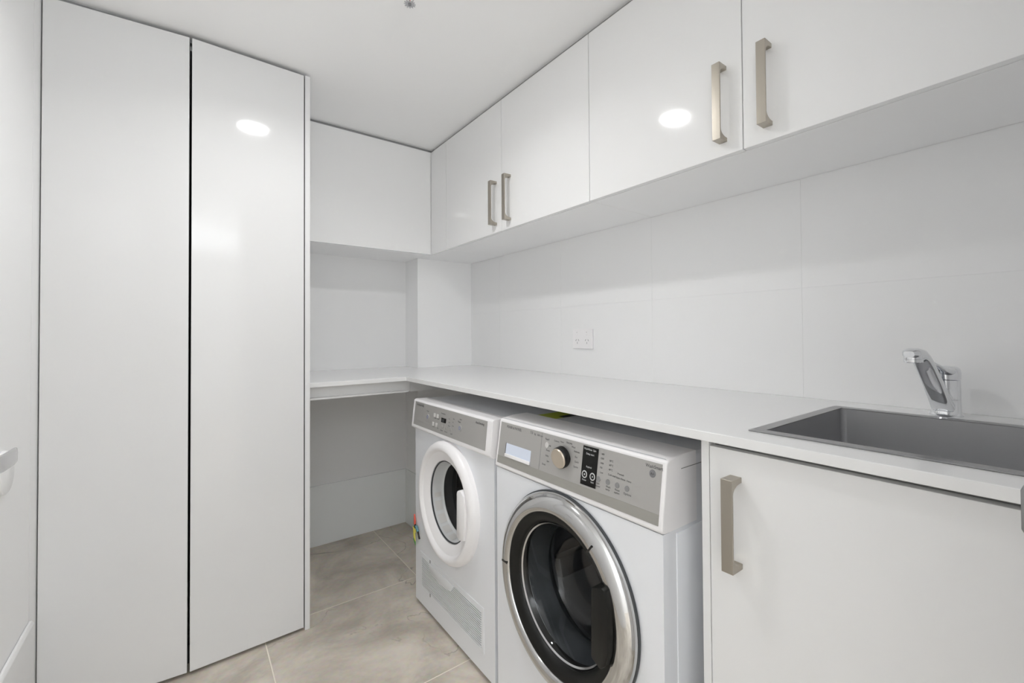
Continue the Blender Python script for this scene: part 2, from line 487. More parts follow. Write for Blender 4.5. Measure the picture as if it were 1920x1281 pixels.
# ------------------------------------------------------------------ D handles
def make_handle(x_face, y, zc, L, parent, proj=0.033, wdt=0.021):
    """flat strap bar on two returned legs with a curved inner fillet, lying on a face that looks towards -X"""
    xo = x_face - proj; t = 0.0042
    h = L/2
    prof = [(x_face, h), (xo, h), (xo, -h), (x_face, -h), (x_face, -h+0.010)]
    n = 6
    for k in range(n+1):                                     # inner lower fillet
        a = PI/2*k/n
        prof.append((x_face - 0.004 - (proj-t-0.004)*math.sin(a), -h+0.010 + 0.016*(1-math.cos(a))))
    for k in range(n, -1, -1):
        a = PI/2*k/n
        prof.append((x_face - 0.004 - (proj-t-0.004)*math.sin(a), h-0.010 - 0.016*(1-math.cos(a))))
    prof.append((x_face, h-0.010))
    bm = bm_prism([(px, zc+pz) for px, pz in prof], 'Y', y-wdt/2, y+wdt/2, 0.0007)
    return weighted(obj('handle', bm, M_nickel, parent))

# ------------------------------------------------------------------ overhead cupboards
ZU0, ZU1, XU = 1.542, 2.098, 1.035
def upper(y_far, y_near, gap, label, hand):
    o = thing('overhead_cupboard', (XW, (y_far+y_near)/2, ZU0), label, 'cupboard', 'overhead cupboards along the tiled wall')
    xb = XU + 0.020
    box('carcass', xb, XW-0.001, y_near+0.0005, y_far-0.0005, ZU0, ZU1-0.004, M_mel, o, 0.0008)
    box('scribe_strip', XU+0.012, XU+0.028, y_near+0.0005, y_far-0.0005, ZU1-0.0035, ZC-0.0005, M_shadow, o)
    for (a, b, hy) in ((y_far, gap, hand[0]), (gap, y_near, hand[1])):
        d = box('door', XU, XU+0.018, b+0.0013, a-0.0013, ZU0, ZU1, M_gloss, o, 0.0010)
        if hy: make_handle(XU+0.0002, hy, 1.667, 0.187, d)
    return o
upper(2.0757, 1.0399, 1.5624, 'white two-door overhead cupboard nearest the back corner, above the power outlet and dryer', (1.6085, 1.5035))
upper(1.0399, 0.0030, 0.5237, 'white two-door overhead cupboard nearest the viewer, above the washer and sink', (0.5735, 0.4655))
# corner filler panel and the cupboard on the back wall
fp = thing('filler_panel', (XU+0.01, 2.16, ZU0), 'narrow white filler strip beside the corner of the overhead cupboards', 'panel')
box('face', XU, XU+0.018, 2.0770, 2.2515, ZU0, ZU1, M_gloss, fp, 0.0008)
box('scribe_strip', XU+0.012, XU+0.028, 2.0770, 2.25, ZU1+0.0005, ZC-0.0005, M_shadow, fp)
cb = thing('overhead_cupboard', (0.7, YB, ZU0), 'plain handleless white overhead cupboard on the back wall above the alcove', 'cupboard')
box('door', 0.3675, XU-0.0030, 2.253, 2.271, ZU0, ZU1, M_gloss, cb, 0.0010)
box('carcass', 0.3670, XN-0.002, 2.273, YB-0.001, ZU0, ZU1-0.004, M_mel, cb, 0.0008)
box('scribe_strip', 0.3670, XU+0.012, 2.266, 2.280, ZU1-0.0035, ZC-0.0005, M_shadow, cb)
box('corner_base', XN-0.001, XW-0.001, 2.272, YN-0.001, ZU0, ZU0+0.016, M_mel, cb)
box('corner_base', XU+0.0185, XW-0.001, 2.0762, 2.2718, ZU0, ZU0+0.016, M_mel, cb)
box('corner_post', XU-0.0022, XU+0.016, 2.2535, 2.270, ZU0, ZU1, M_lam, cb)

# ------------------------------------------------------------------ benchtop, rail, sink, tap
ZB0, ZB1, XB, YBF = 0.9025, 0.9206, 0.758, 1.915
xs = [0.3665, XB, 0.8420, 1.2415, XW-0.0005]
ys = [YF+0.001, -0.045, 0.3990, YBF, YN-0.0005, YB-0.0005]
def inc(i, j):
    if i == 0: return j >= 3
    if i == 2 and j == 1: return False
    if j == 4: return False
    return True
xs2 = [0.3665, XB, 0.8420, XN-0.0005, 1.2415, XW-0.0005]
def inc2(i, j):
    if i == 0: return j >= 3
    if i in (2, 3) and j == 1: return False
    if j == 4: return i <= 2
    return True
bt = weighted(obj('benchtop', bm_cells(xs2, ys, inc2, ZB0, ZB1, 0.0016), M_stone))
tag(bt, 'L-shaped white stone benchtop running along the tiled wall into the alcove', 'benchtop')
rl = thing('support_rail', (0.6, 1.96, 0.85), 'white angled support rail under the benchtop edge in the alcove', 'rail')
box('upright', 0.3665, 0.795, 1.962, 1.976, 0.850, ZB0-0.0005, M_lam, rl)
box('lip', 0.3665, 0.781, 1.945, 1.9615, 0.8495, 0.8575, M_lam, rl, 0.0006)
box('upright', 0.796, XN-0.001, 1.962, 1.976, 0.848, ZB0-0.0005, M_lam, rl)

SX0, SX1, SY0, SY1 = 0.8255, 1.2575, -0.060, 0.4150
IX0, IX1, IY0, IY1 = 0.8480, 1.2330, -0.037, 0.3920
sk = thing('sink', ((SX0+SX1)/2, (SY0+SY1)/2, ZB1), 'square stainless steel laundry sink set into the white benchtop', 'sink')
bm = bm_cells([SX0, IX0, IX1, SX1], [SY0, IY0, IY1, SY1], lambda i, j: not (i == 1 and j == 1), ZB1+0.0002, ZB1+0.0024, 0.0006)
weighted(obj('rim', bm, M_rim, sk))
def rrect(x0, x1, y0, y1, r, z, n=6):
    pts = []
    for (cx, cy, a0) in ((x1-r, y1-r, 0), (x0+r, y1-r, PI/2), (x0+r, y0+r, PI), (x1-r, y0+r, 3*PI/2)):
        for k in range(n+1):
            a = a0 + PI/2*k/n
            pts.append((cx + r*math.cos(a), cy + r*math.sin(a), z))
    return pts
z1, zb = ZB1+0.0010, ZB1-0.215
secs = [rrect(IX0-0.001, IX1+0.001, IY0-0.001, IY1+0.001, 0.012, z1), rrect(IX0+0.002, IX1-0.002, IY0+0.002, IY1-0.002, 0.014, zb+0.03),
        rrect(IX0+0.006, IX1-0.006, IY0+0.006, IY1-0.006, 0.018, zb+0.008), rrect(IX0+0.02, IX1-0.02, IY0+0.02, IY1-0.02, 0.02, zb)]
bw = bm_loft(secs, cap=False)
bw.verts.ensure_lookup_table()
bw.faces.new(bw.verts[-28:])
obj('bowl', bw, M_steel, sk, smooth=40)
obj('drain', bm_lathe_z([(zb+0.0005, 0.044), (zb+0.003, 0.042), (zb+0.003, 0.034), (zb+0.001, 0.030), (zb+0.001, 0.0)], 1.04, 0.178, 32), M_chrome, sk, True)

TX, TY = 1.300, 0.214
tp = thing('mixer_tap', (TX, TY, ZB1), 'chrome mixer tap with slanted spout standing behind the sink', 'tap')
obj('body', bm_lathe_z([(ZB1, 0.0285), (ZB1+0.004, 0.0285), (ZB1+0.0055, 0.0262), (ZB1+0.007, 0.0252), (ZB1+0.036, 0.0246), (ZB1+0.0368, 0.0238), (ZB1+0.0376, 0.0246), (ZB1+0.079, 0.0246), (ZB1+0.0795, 0.02), (ZB1+0.0795, 0.0)], TX, TY, 48), M_chrome, tp, True)
# lever: domed cap plus a flat arm reaching forward over the spout
dirv = Vector((-0.985, 0.14, 0)).normalized(); sid = Vector((-dirv.y, dirv.x, 0))
lv = bm_lathe_z([(ZB1+0.0805, 0.0), (ZB1+0.0805, 0.0252), (ZB1+0.094, 0.0256), (ZB1+0.1025, 0.0240), (ZB1+0.1075, 0.0190), (ZB1+0.1095, 0.0)], TX, TY, 48)
secs = []
for (d, z, w, t) in ((0.000, 0.0975, 0.022, 0.0095), (0.022, 0.0985, 0.0205, 0.0085), (0.045, 0.104, 0.017, 0.0055), (0.075, 0.1135, 0.014, 0.004), (0.100, 0.121, 0.0125, 0.0034), (0.106, 0.1228, 0.009, 0.002)):
    c = Vector((TX, TY, ZB1 + z)) + dirv*d
    secs.append([tuple(c + sid*(w*math.copysign(abs(math.cos(a))**0.6, math.cos(a))) + Vector((0, 0, t*math.copysign(abs(math.sin(a))**0.6, math.sin(a))))) for a in [2*PI*k/20 for k in range(20)]])
add(lv, bm_loft(secs))
obj('lever', lv, M_chrome, tp, smooth=40)
# spout: broad tapering arm rising from the front of the body, dropping over into a round outlet
path = [(0.006, 0.016, 0.020, 0.013), (0.020, 0.024, 0.0195, 0.013), (0.040, 0.045, 0.0185, 0.0115), (0.070, 0.078, 0.0175, 0.0105), (0.100, 0.109, 0.0168, 0.0100), (0.122, 0.129, 0.0165, 0.0100), (0.140, 0.1385, 0.0163, 0.0100), (0.158, 0.1410, 0.0158, 0.0098), (0.172, 0.1400, 0.0135, 0.0085), (0.178, 0.1390, 0.009, 0.006)]
secs = []
for i, (d, z, w, t) in enumerate(path):
    p0 = path[max(0, i-1)]; p1 = path[min(len(path)-1, i+1)]
    tg = (dirv*(p1[0]-p0[0]) + Vector((0, 0, p1[1]-p0[1]))).normalized()
    nn = tg.cross(sid).normalized()
    if nn.z < 0: nn = -nn
    c = Vector((TX, TY, ZB1)) + dirv*d + Vector((0, 0, z))
    secs.append([tuple(c + sid*(w*math.copysign(abs(math.cos(a))**0.55, math.cos(a))) + nn*(t*math.copysign(abs(math.sin(a))**0.7, math.sin(a)))) for a in [2*PI*k/24 for k in range(24)]])
sp = obj('spout', bm_loft(secs), M_chrome, tp, smooth=45)
oc = Vector((TX, TY, 0)) + dirv*0.1585
obj('aerator', bm_lathe_z([(ZB1+0.1405, 0.0), (ZB1+0.1405, 0.0150), (ZB1+0.1300, 0.0158), (ZB1+0.1292, 0.0150), (ZB1+0.1285, 0.0158), (ZB1+0.1225, 0.0155), (ZB1+0.1215, 0.0140), (ZB1+0.1230, 0.0120), (ZB1+0.1230, 0.0)], oc.x, oc.y, 36), M_chrome, sp, True)

# ------------------------------------------------------------------ base cabinet under the sink
YC1, XC = 0.4825, 0.7755
bc = thing('base_cabinet', (1.06, 0.16, 0), 'white base cabinet with champagne pull handle under the sink', 'cabinet')
box('side_panel', XC, XW-0.03, 0.4665, YC1, 0.0, ZB0-0.0005, M_lam, bc, 0.0006)
box('side_panel', XC, XW-0.03, YF+0.002, YF+0.018, 0.0, ZB0-0.0005, M_lam, bc, 0.0006)
box('bottom_panel', XC+0.022, XW-0.03, YF+0.0185, 0.466, 0.115, 0.131, M_lam, bc)
box('kickboard', XC+0.05, XC+0.066, YF+0.0185, 0.466, 0.0, 0.113, M_lam, bc)
box('top_rail', XC+0.022, XC+0.036, YF+0.0185, 0.466, 0.842, ZB0-0.001, M_shadow, bc)
cdoor = box('door', XC, XC+0.018, 0.030, 0.4650, 0.118, 0.8915, M_lam, bc, 0.0008)
make_handle(XC+0.0002, 0.4140, 0.7650, 0.163, cdoor, 0.034, 0.0215)
box('door', XC, XC+0.018, YF+0.004, 0.0272, 0.118, 0.8915, M_lam, bc, 0.0008)

# ------------------------------------------------------------------ appliance helpers
def shell(y0, y1, z0, z1, x0, x1, m, parent, bev=0.008):
    """cabinet box without its front"""
    bm = bm_box(x0, x1, y0, y1, z0, z1, 0)
    bmesh.ops.delete(bm, geom=[f for f in bm.faces if f.calc_center_median().x < x0+1e-4], context='FACES')
    e = [e for e in bm.edges if len(e.link_faces) == 2]
    bmesh.ops.bevel(bm, geom=e, offset=bev, segments=3, affect='EDGES', profile=0.5)
    return weighted(obj('cabinet_shell', bm, m, parent))

def strip(bm, place, u0, u1, v0, v1):
    bm.faces.new([bm.verts.new(place(u, v)) for u, v in ((u0, v0), (u1, v0), (u1, v1), (u0, v1))])

def slab_on(place, u0, u1, v0, v1, th, nrm, bev=0.0):
    """thin raised rectangle on a console face"""
    bm = bmesh.new(); nrm = Vector(nrm)
    q = [Vector(place(u, v)) for u, v in ((u0, v0), (u1, v0), (u1, v1), (u0, v1))]
    A = [bm.verts.new(p) for p in q]; B = [bm.verts.new(p + nrm*th) for p in q]
    bm.faces.new(A); bm.faces.new(B)
    for k in range(4): bm.faces.new((A[k], A[(k+1) % 4], B[(k+1) % 4], B[k]))
    bmesh.ops.recalc_face_normals(bm, faces=bm.faces[:])
    if bev: bmesh.ops.bevel(bm, geom=bm.edges[:], offset=bev, segments=2, affect='EDGES', profile=0.5)
    return bm

def disc_on(place, u, v, r, th, nrm, n=28, r_in=0.0, sv=1.0):
    bm = bmesh.new(); nrm = Vector(nrm)
    def ring(rr, off): return [bm.verts.new(Vector(place(u + rr*math.cos(2*PI*k/n), v + sv*rr*math.sin(2*PI*k/n))) + nrm*off) for k in range(n)]
    o0, o1 = ring(r, 0), ring(r*0.96, th)
    for k in range(n): bm.faces.new((o0[k], o0[(k+1) % n], o1[(k+1) % n], o1[k]))
    if r_in > 0:
        i1, i0 = ring(r_in, th), ring(r_in, 0)
        for k in range(n):
            j = (k+1) % n
            bm.faces.new((o1[k], o1[j], i1[j], i1[k])); bm.faces.new((i1[k], i1[j], i0[j], i0[k]))
    else:
        bm.faces.new(o1)
    return bm

# ------------------------------------------------------------------ clothes dryer
DY0, DY1, DXF, DZ0, DZ1 = 1.1745, 1.7830, 0.747, 0.019, 0.8400
dr = thing('clothes_dryer', (1.0, 1.478, 0.0), 'white vented dryer with white ring door beside the open alcove', 'dryer')
shell(DY0, DY1, DZ0, DZ1, DXF, 1.325, M_enamel, dr)
DCY, DCZ = 1.478, 0.502
obj('front_panel', bm_panel_hole(DXF-0.0015, DY0+0.0008, DY1-0.0008, DZ0+0.001, 0.742, DCY, DCZ, 0.168, 0.012), M_enamel, dr)
for yy in (DY0+0.06, DY1-0.06):
    for xx in (0.80, 1.27):
        obj('foot', bm_lathe_z([(0.0, 0.0), (0.0, 0.02), (0.008, 0.022), (0.0192, 0.014), (0.0192, 0)], xx, yy, 20), M_rubber, dr, True)
# console: lofted along Y, lower lip stands proud of the front
cprof = [(0.800, 0.8405), (0.752, 0.8412), (0.7445, 0.8395), (0.7405, 0.8345), (0.7370, 0.802), (0.7315, 0.751), (0.7288, 0.736), (0.7300, 0.7285), (0.7360, 0.7235), (0.7440, 0.7200), (0.7480, 0.7195), (0.800, 0.7195)]
weighted(obj('console', bm_prism(cprof, 'Y', DY0-0.0005, DY1+0.0015, 0.0018), M_plastic, dr))
def dface(u, v, off=0.0004):
    """console face: u runs right (towards -Y) from the left end, v is height"""
    x = 0.7405 + (0.8345 - v)*(-0.0112/0.0985)
    return (x - off - 0.0004, DY1 - u, v)
dn = (-1, 0, -0.11)
obj('fascia', slab_on(lambda u, v: dface(u, v, 0), 0.0195, 0.580, 0.7415, 0.8325, 0.0007, dn), M_silver, dr)
PL = lambda u, v: dface(u, v, 0.0010)
txt('maker_lettering', bm_texts([('FISHER&PAYKEL', 0.036, 0.8185, 0.0098)], PL), M_ink, dr)
txt('lettering', bm_texts([
    ('AutoSensing', 0.510, 0.8165, 0.0105), ('Power', 0.135, 0.806, 0.0072), ('Start/', 0.402, 0.8115, 0.0072), ('Pause', 0.392, 0.802, 0.0082),
    ('Cotton', 0.205, 0.7895, 0.0058), ('Mixed', 0.233, 0.7895, 0.0058), ('Delicate', 0.197, 0.7565, 0.0052), ('Time', 0.236, 0.7565, 0.0058),
    ('Time remaining', 0.258, 0.814, 0.0056), ('Dry', 0.322, 0.802, 0.0056), ('Filter', 0.355, 0.8065, 0.0056), ('Cool', 0.322, 0.790, 0.0056), ('Damp', 0.322, 0.778, 0.0056), ('Iron', 0.352, 0.795, 0.0056), ('Extra', 0.352, 0.782, 0.0056),
    ('Options', 0.264, 0.7535, 0.0062), ('Time dry', 0.298, 0.7535, 0.0062), ('Lock', 0.345, 0.7535, 0.0072)], PL), M_ink, dr)
for (u, v) in ((0.209, 0.8012), (0.2345, 0.8012), (0.2035, 0.768), (0.2305, 0.768)):
    obj('button', slab_on(PL, u-0.0085, u+0.0085, v-0.0075, v+0.0075, 0.0018, dn, 0.0012), M_btnw, dr, True)
for u in (0.279, 0.312, 0.345):
    obj('button', slab_on(PL, u-0.009, u+0.009, 0.7635, 0.7765, 0.0014, dn, 0.001), M_btn if False else M_silver, dr, True)
b1_ = obj('power_button', disc_on(PL, 0.148, 0.7865, 0.0125, 0.0012, dn, 28, 0.0, 0.9), M_silver, dr, True)
obj('power_symbol', disc_on(lambda u, v: dface(u, v, 0.0026), 0.148, 0.7865, 0.0062, 0.0003, dn, 20, 0.0040), M_inkb, b1_)
b2_ = obj('start_button', disc_on(PL, 0.409, 0.7845, 0.0125, 0.0012, dn, 28, 0.0, 0.9), M_silver, dr, True)
obj('start_symbol', disc_on(lambda u, v: dface(u, v, 0.0026), 0.409, 0.7845, 0.0060, 0.0003, dn, 20, 0.0036), M_inkb, b2_)
dsp = obj('display', slab_on(PL, 0.266, 0.303, 0.7845, 0.8005, 0.0006, dn), M_black, dr)
obj('digits', bm_texts([('88', 0.2735, 0.7870, 0.0150)], lambda u, v: dface(u, v, 0.0020)), M_rubber, dsp)
# door ring: crest near the rim, dished face, round window
DO = [(DXF-0.001, 0.2170), (DXF-0.014, 0.2170), (0.7230, 0.2125), (0.7155, 0.2045), (0.7125, 0.1955), (0.7135, 0.1885), (0.7180, 0.1830), (0.7245, 0.1790), (0.7340, 0.1500), (0.7370, 0.1455), (0.7450, 0.1440), (DXF+0.012, 0.1440), (DXF+0.012, 0.1660), (DXF-0.001, 0.1670)]
dd = obj('door', bm_lathe_x(DO, DCY, DCZ, 96, True), M_plastic, dr, smooth=40)
obj('window_seal', bm_lathe_x([(0.7400, 0.1438), (0.7385, 0.1425), (0.7400, 0.1405), (0.7470, 0.1405)], DCY, DCZ, 72), M_rubber, dd, True)
obj('window_wall', bm_lathe_x([(0.7440, 0.1404), (0.7600, 0.1385), (0.7800, 0.1350), (0.7860, 0.1325), (0.7880, 0.1290), (0.7860, 0.1270)], DCY, DCZ, 72), M_collar, dd, smooth=40)
obj('window_pane', bm_lathe_x([(0.7865, 0.1285), (0.7890, 0.060), (0.7900, 0.0)], DCY, DCZ, 72), M_glassd, dd, True, flip=True)
# white grip that bridges the ring on the right
hb = bm_prism([(DCY-0.1230, 0.428), (DCY-0.1430, 0.421), (DCY-0.1720, 0.428), (DCY-0.1795, 0.470), (DCY-0.1800, 0.530), (DCY-0.1730, 0.575), (DCY-0.1480, 0.589), (DCY-0.1310, 0.583), (DCY-0.1250, 0.574)], 'X', 0.7080, 0.7380, 0.0035)
obj('door_handle', hb, M_plastic, dd, True)
# inside: pale collar, ribs, then the drum
dm = obj('drum', bm_lathe_x([(0.848, 0.148), (0.862, 0.165), (0.862, 0.235), (1.28, 0.235), (1.28, 0.0)], DCY, DCZ, 64), M_drumd, dr, True)
obj('collar', bm_lathe_x([(DXF+0.012, 0.1665), (0.785, 0.1560), (0.830, 0.1480), (0.848, 0.1478)], DCY, DCZ, 72), M_rubber, dr, smooth=30)
obj('drum_rim', bm_lathe_x([(0.868, 0.166), (0.862, 0.174), (0.868, 0.182), (0.874, 0.174)], DCY, DCZ, 64, True), M_chrome, dr, True)
for k in range(5):                                           # moulded pads in the lower left of the bowl wall
    a = PI*(1.02 + 0.115*k)                                   # angle from +Y, going down
    hw = 0.017
    ring = []
    for (xx, rr) in ((0.752, 0.1385), (0.778, 0.1345)):
        for t in (-1, 0, 1):
            ang = a*(-1) + PI + t*hw/0.13
            ring.append((xx, DCY + rr*math.cos(ang), DCZ - abs(rr*math.sin(ang))))
    q = bmesh.new(); v = [q.verts.new(p) for p in ring]
    q.faces.new((v[0], v[1], v[4], v[3])); q.faces.new((v[1], v[2], v[5], v[4]))
    obj('wall_pad', q, M_btnw, dd, True)
for k in range(3):
    a = 2*PI*k/3 + 0.5
    q = bm_box(0.88, 1.26, -0.03, 0.03, 0.175, 0.233, 0.012)
    bmesh.ops.rotate(q, verts=q.verts[:], cent=(0, 0, 0), matrix=Matrix.Rotation(a, 3, 'X'))
    bmesh.ops.translate(q, verts=q.verts[:], vec=(0, DCY, DCZ))
    obj('lifter', q, M_drumd, dm, True)
# vent grille low on the front
VX = DXF-0.0015
fr = bm_cells([-1.7345, -1.7190, -1.2560, -1.2400], [0.0840, 0.0955, 0.2135, 0.2290], lambda i, j: not (i == 1 and j == 1), -0.0016, 0.0006, 0.0006)
for v in fr.verts:
    a, b, c = v.co; v.co = (VX + c, -a, b)
gr = weighted(obj('vent_frame', fr, M_enamel, dr))
obj('vent_backing', bm_box(VX-0.0002, VX+0.0006, 1.2562, 1.7188, 0.0957, 0.2133), M_rubber, gr)
for k in range(16):
    z = 0.0990 + k*0.00735
    q = bm_prism([(VX-0.0003, z), (VX-0.0026, z), (VX-0.0026, z+0.0036), (VX-0.0003, z+0.0036)], 'Y', 1.2566, 1.7184, 0)
    obj('slat', q, M_enamel, dr)
obj('vent_cover', bm_prism([(1.652, 0.2125), (1.640, 0.181), (1.560, 0.1700), (1.470, 0.1815), (1.440, 0.2125)], 'X', VX-0.0038, VX-0.0005, 0.0008), M_enamel, dr, True)
for (y, z) in ((1.640, 0.2210), (1.640, 0.0905)):
    obj('catch', bm_box(VX-0.0032, VX, y-0.003, y+0.003, z-0.006, z+0.006, 0.0008), M_btn, dr, True)

# ------------------------------------------------------------------ washing machine
WY0, WY1, WXF, WZ0, WZ1 = 0.5480, 1.1570, 0.7430, 0.019, 0.8480
wm = thing('washing_machine', (1.0, 0.853, 0.0), 'white front-load washing machine with chrome and black door', 'washing machine')
shell(WY0, WY1, WZ0, WZ1, WXF+0.02, 1.330, M_enamel, wm, 0.010)
WCY, WCZ = 0.853, 0.4570
fpb = bm_panel_hole(WXF, WY0+0.0006, WY1-0.0006, WZ0+0.001, 0.7020, WCY, WCZ, 0.185, 0.03)
obj('front_panel', fpb, M_enamel, wm)
for yy in (WY0+0.06, WY1-0.06):
    for xx in (0.82, 1.27):
        obj('foot', bm_lathe_z([(0.0, 0.0), (0.0, 0.02), (0.008, 0.022), (0.0192, 0.014), (0.0192, 0)], xx, yy, 20), M_rubber, wm, True)
wprof = [(0.860, 0.8525), (0.800, 0.8525), (0.7680, 0.8485), (0.7600, 0.8450), (0.7565, 0.8405), (0.7480, 0.780), (0.7395, 0.7210), (0.7385, 0.7110), (0.7400, 0.7060), (0.7440, 0.7035), (0.860, 0.7035)]
cb_ = bm_prism(wprof, 'Y', WY0-0.0005, WY1+0.0005, 0.0)
e = [e for e in cb_.edges if abs(e.verts[0].co.y - e.verts[1].co.y) < 1e-5 and max(e.verts[0].co.x, e.verts[1].co.x) < 0.85]
bmesh.ops.recalc_face_normals(cb_, faces=cb_.faces[:])
bmesh.ops.bevel(cb_, geom=e, offset=0.0035, segments=2, affect='EDGES', profile=0.5)
weighted(obj('console', cb_, M_plastic, wm))
def wface(u, v, off=0.0):
    x = 0.7565 + (0.8405 - v)*(-0.0170/0.1195)
    return (x - 0.0003 - off, WY1 - u, v)
wnn = (-1, 0, -0.142)
obj('fascia', slab_on(lambda u, v: wface(u, v, 0), 0.0100, 0.6000, 0.7405, 0.8385, 0.0007, wnn), M_silver, wm)
obj('lower_band', slab_on(lambda u, v: wface(u, v, 0), 0.0100, 0.6000, 0.7190, 0.7405, 0.0012, wnn), M_silver2, wm)
WP = lambda u, v: wface(u, v, 0.0009)
obj('seam', slab_on(WP, 0.2100, 0.2114, 0.7410, 0.8380, 0.0002, wnn), M_btn, wm)
# detergent drawer grip recess
dg = obj('drawer_grip', slab_on(WP, 0.0490, 0.1700, 0.7445, 0.7815, 0.0006, wnn), M_blueplastic, wm)
obj('grip_lip', slab_on(lambda u, v: wface(u, v, 0.0015), 0.0490, 0.1700, 0.7440, 0.7525, 0.0030, wnn, 0.0008), M_plastic, dg, True)
obj('grip_shade', slab_on(lambda u, v: wface(u, v, 0.0015), 0.0478, 0.0494, 0.7460, 0.7825, 0.0004, wnn), M_dark, dg)
txt('maker_lettering', bm_texts([('FISHER & PAYKEL', 0.042, 0.8255, 0.0098)], WP), M_ink, wm)
txt('lettering', bm_texts([
    ('7.0', 0.158, 0.8270, 0.0098), ('kg', 0.176, 0.8268, 0.0078), ('1000 rpm', 0.188, 0.8262, 0.0068),
    ('Rapid', 0.226, 0.8225, 0.0072), ('Cottons', 0.262, 0.8245, 0.0060), ('Heavy', 0.286, 0.8265, 0.0056), ('Everyday', 0.310, 0.8285, 0.0060), ('Wool', 0.330, 0.8215, 0.0058), ('Delicate', 0.340, 0.8125, 0.0060),
    ('Eco', 0.345, 0.800, 0.0060), ('Quick', 0.345, 0.789, 0.0060), ('Sports', 0.343, 0.777, 0.0060), ('Soak', 0.240, 0.808, 0.0060), ('Sheets', 0.233, 0.795, 0.0060), ('Bulky', 0.233, 0.781, 0.0060), ('Spin', 0.240, 0.768, 0.0060), ('Drain', 0.222, 0.757, 0.0064),
    ('WashSmart', 0.5585, 0.8265, 0.0092),
    ('1400', 0.430, 0.8245, 0.0056), ('1200', 0.430, 0.8145, 0.0056), ('1000', 0.430, 0.804, 0.0056), ('700', 0.430, 0.794, 0.0056), ('Low', 0.432, 0.7835, 0.0056),
    ('90\u00b0C', 0.458, 0.8145, 0.0056), ('60\u00b0C', 0.458, 0.805, 0.0060), ('40\u00b0C', 0.458, 0.7955, 0.0056), ('Cold wash', 0.457, 0.7845, 0.0056),
    ('Prewash', 0.4845, 0.7925, 0.0056), ('Extra Rinse', 0.482, 0.7838, 0.0056), ('Heavy', 0.512, 0.7838, 0.0050),
    ('Spin', 0.424, 0.7575, 0.0060), ('speed', 0.422, 0.7515, 0.0060), ('Wash', 0.4535, 0.7575, 0.0060), ('temp', 0.4535, 0.7515, 0.0060), ('Rinse', 0.4805, 0.7575, 0.0064), ('option', 0.4790, 0.7515, 0.0060), ('Options', 0.5055, 0.7560, 0.0066)], WP), M_ink, wm)
for u in (0.4290, 0.4585, 0.4865, 0.5145):
    obj('button', disc_on(WP, u, 0.7695, 0.0062, 0.0010, wnn), M_btn, wm, True)
bd = obj('badge', disc_on(WP, 0.5775, 0.8158, 0.0080, 0.0006, wnn), M_badge, wm, True)
obj('badge_lettering', bm_texts([('A+', 0.5775, 0.8130, 0.0075, 'CENTER')], lambda u, v: wface(u, v, 0.0018)), M_ink, bd)
sp_ = obj('display', slab_on(WP, 0.3720, 0.4225, 0.7455, 0.8350, 0.0010, wnn), M_blackm, wm)
WP2 = lambda u, v: wface(u, v, 0.0024)
txt('lettering', bm_texts([('Wash', 0.3755, 0.8270, 0.0060), ('Rinse', 0.390, 0.8270, 0.0060), ('Spin', 0.4065, 0.8270, 0.0060), ('Delay start', 0.3975, 0.8165, 0.0060, 'CENTER'), ('Keylock', 0.397, 0.7870, 0.0056, 'CENTER'), ('Power', 0.385, 0.7555, 0.0052, 'CENTER'), ('Start', 0.4115, 0.7555, 0.0052, 'CENTER')], WP2), M_inkl, sp_)
for u in (0.3845, 0.4110):
    obj('touch_ring', disc_on(WP2, u, 0.7700, 0.0088, 0.0006, wnn, 32, 0.0062), M_inkl, sp_, True)
obj('touch_mark', disc_on(WP2, 0.3845, 0.7700, 0.0022, 0.0004, wnn, 12), M_inkl, sp_)
obj('touch_mark', disc_on(WP2, 0.4110, 0.7700, 0.0030, 0.0004, wnn, 3), M_inkl, sp_)
# program knob: champagne face on a black skirt
KY, KZ = 0.3030, 0.7940
kc = Vector(wface(KY, KZ, 0.001)); kn = Vector(wnn).normalized()
kb = bm_lathe_x([(0.0, 0.0275), (-0.014, 0.0268), (-0.0165, 0.0255), (-0.0165, 0.0)], 0, 0, 48)
q = bm_lathe_x([(-0.0166, 0.0), (-0.0166, 0.0252), (-0.0195, 0.0246), (-0.0205, 0.0236), (-0.0205, 0.0)], 0, 0, 48)
rotm = Vector((-1, 0, 0)).rotation_difference(kn).to_matrix()
for b_ in (kb, q):
    bmesh.ops.rotate(b_, verts=b_.verts[:], cent=(0, 0, 0), matrix=rotm); bmesh.ops.translate(b_, verts=b_.verts[:], vec=kc)
kno = obj('dial', kb, M_black, wm, True)
obj('dial_face', q, M_knob, kno, True)
io = obj('rapid_button', disc_on(WP, 0.2350, 0.8100, 0.0075, 0.0010, wnn), M_btnw, wm, True)
# door: chrome ring, black inner ring, glass bowl
DW = [(WXF-0.0005, 0.2440), (WXF-0.010, 0.2450), (0.7260, 0.2430), (0.7170, 0.2370), (0.7105, 0.2280), (0.7075, 0.2180), (0.7075, 0.2080), (0.7100, 0.2000), (0.7140, 0.1970), (0.7200, 0.1965), (WXF-0.0005, 0.1965)]
wdo = obj('door', bm_lathe_x(DW, WCY, WCZ, 120, True), M_dchrome, wm, smooth=45)
obj('door_collar', bm_lathe_x([(WXF-0.0015, 0.2475), (WXF-0.0065, 0.2475), (WXF-0.0065, 0.2440), (WXF-0.0015, 0.2440)], WCY, WCZ, 96, True), M_rubber, wm, True)
obj('inner_ring', bm_lathe_x([(0.7155, 0.1966), (0.7150, 0.1940), (0.7220, 0.1780), (0.7290, 0.1705), (0.7400, 0.1690), (0.7600, 0.1690), (0.7600, 0.1966)], WCY, WCZ, 96, True), M_blackm, wdo, smooth=45)
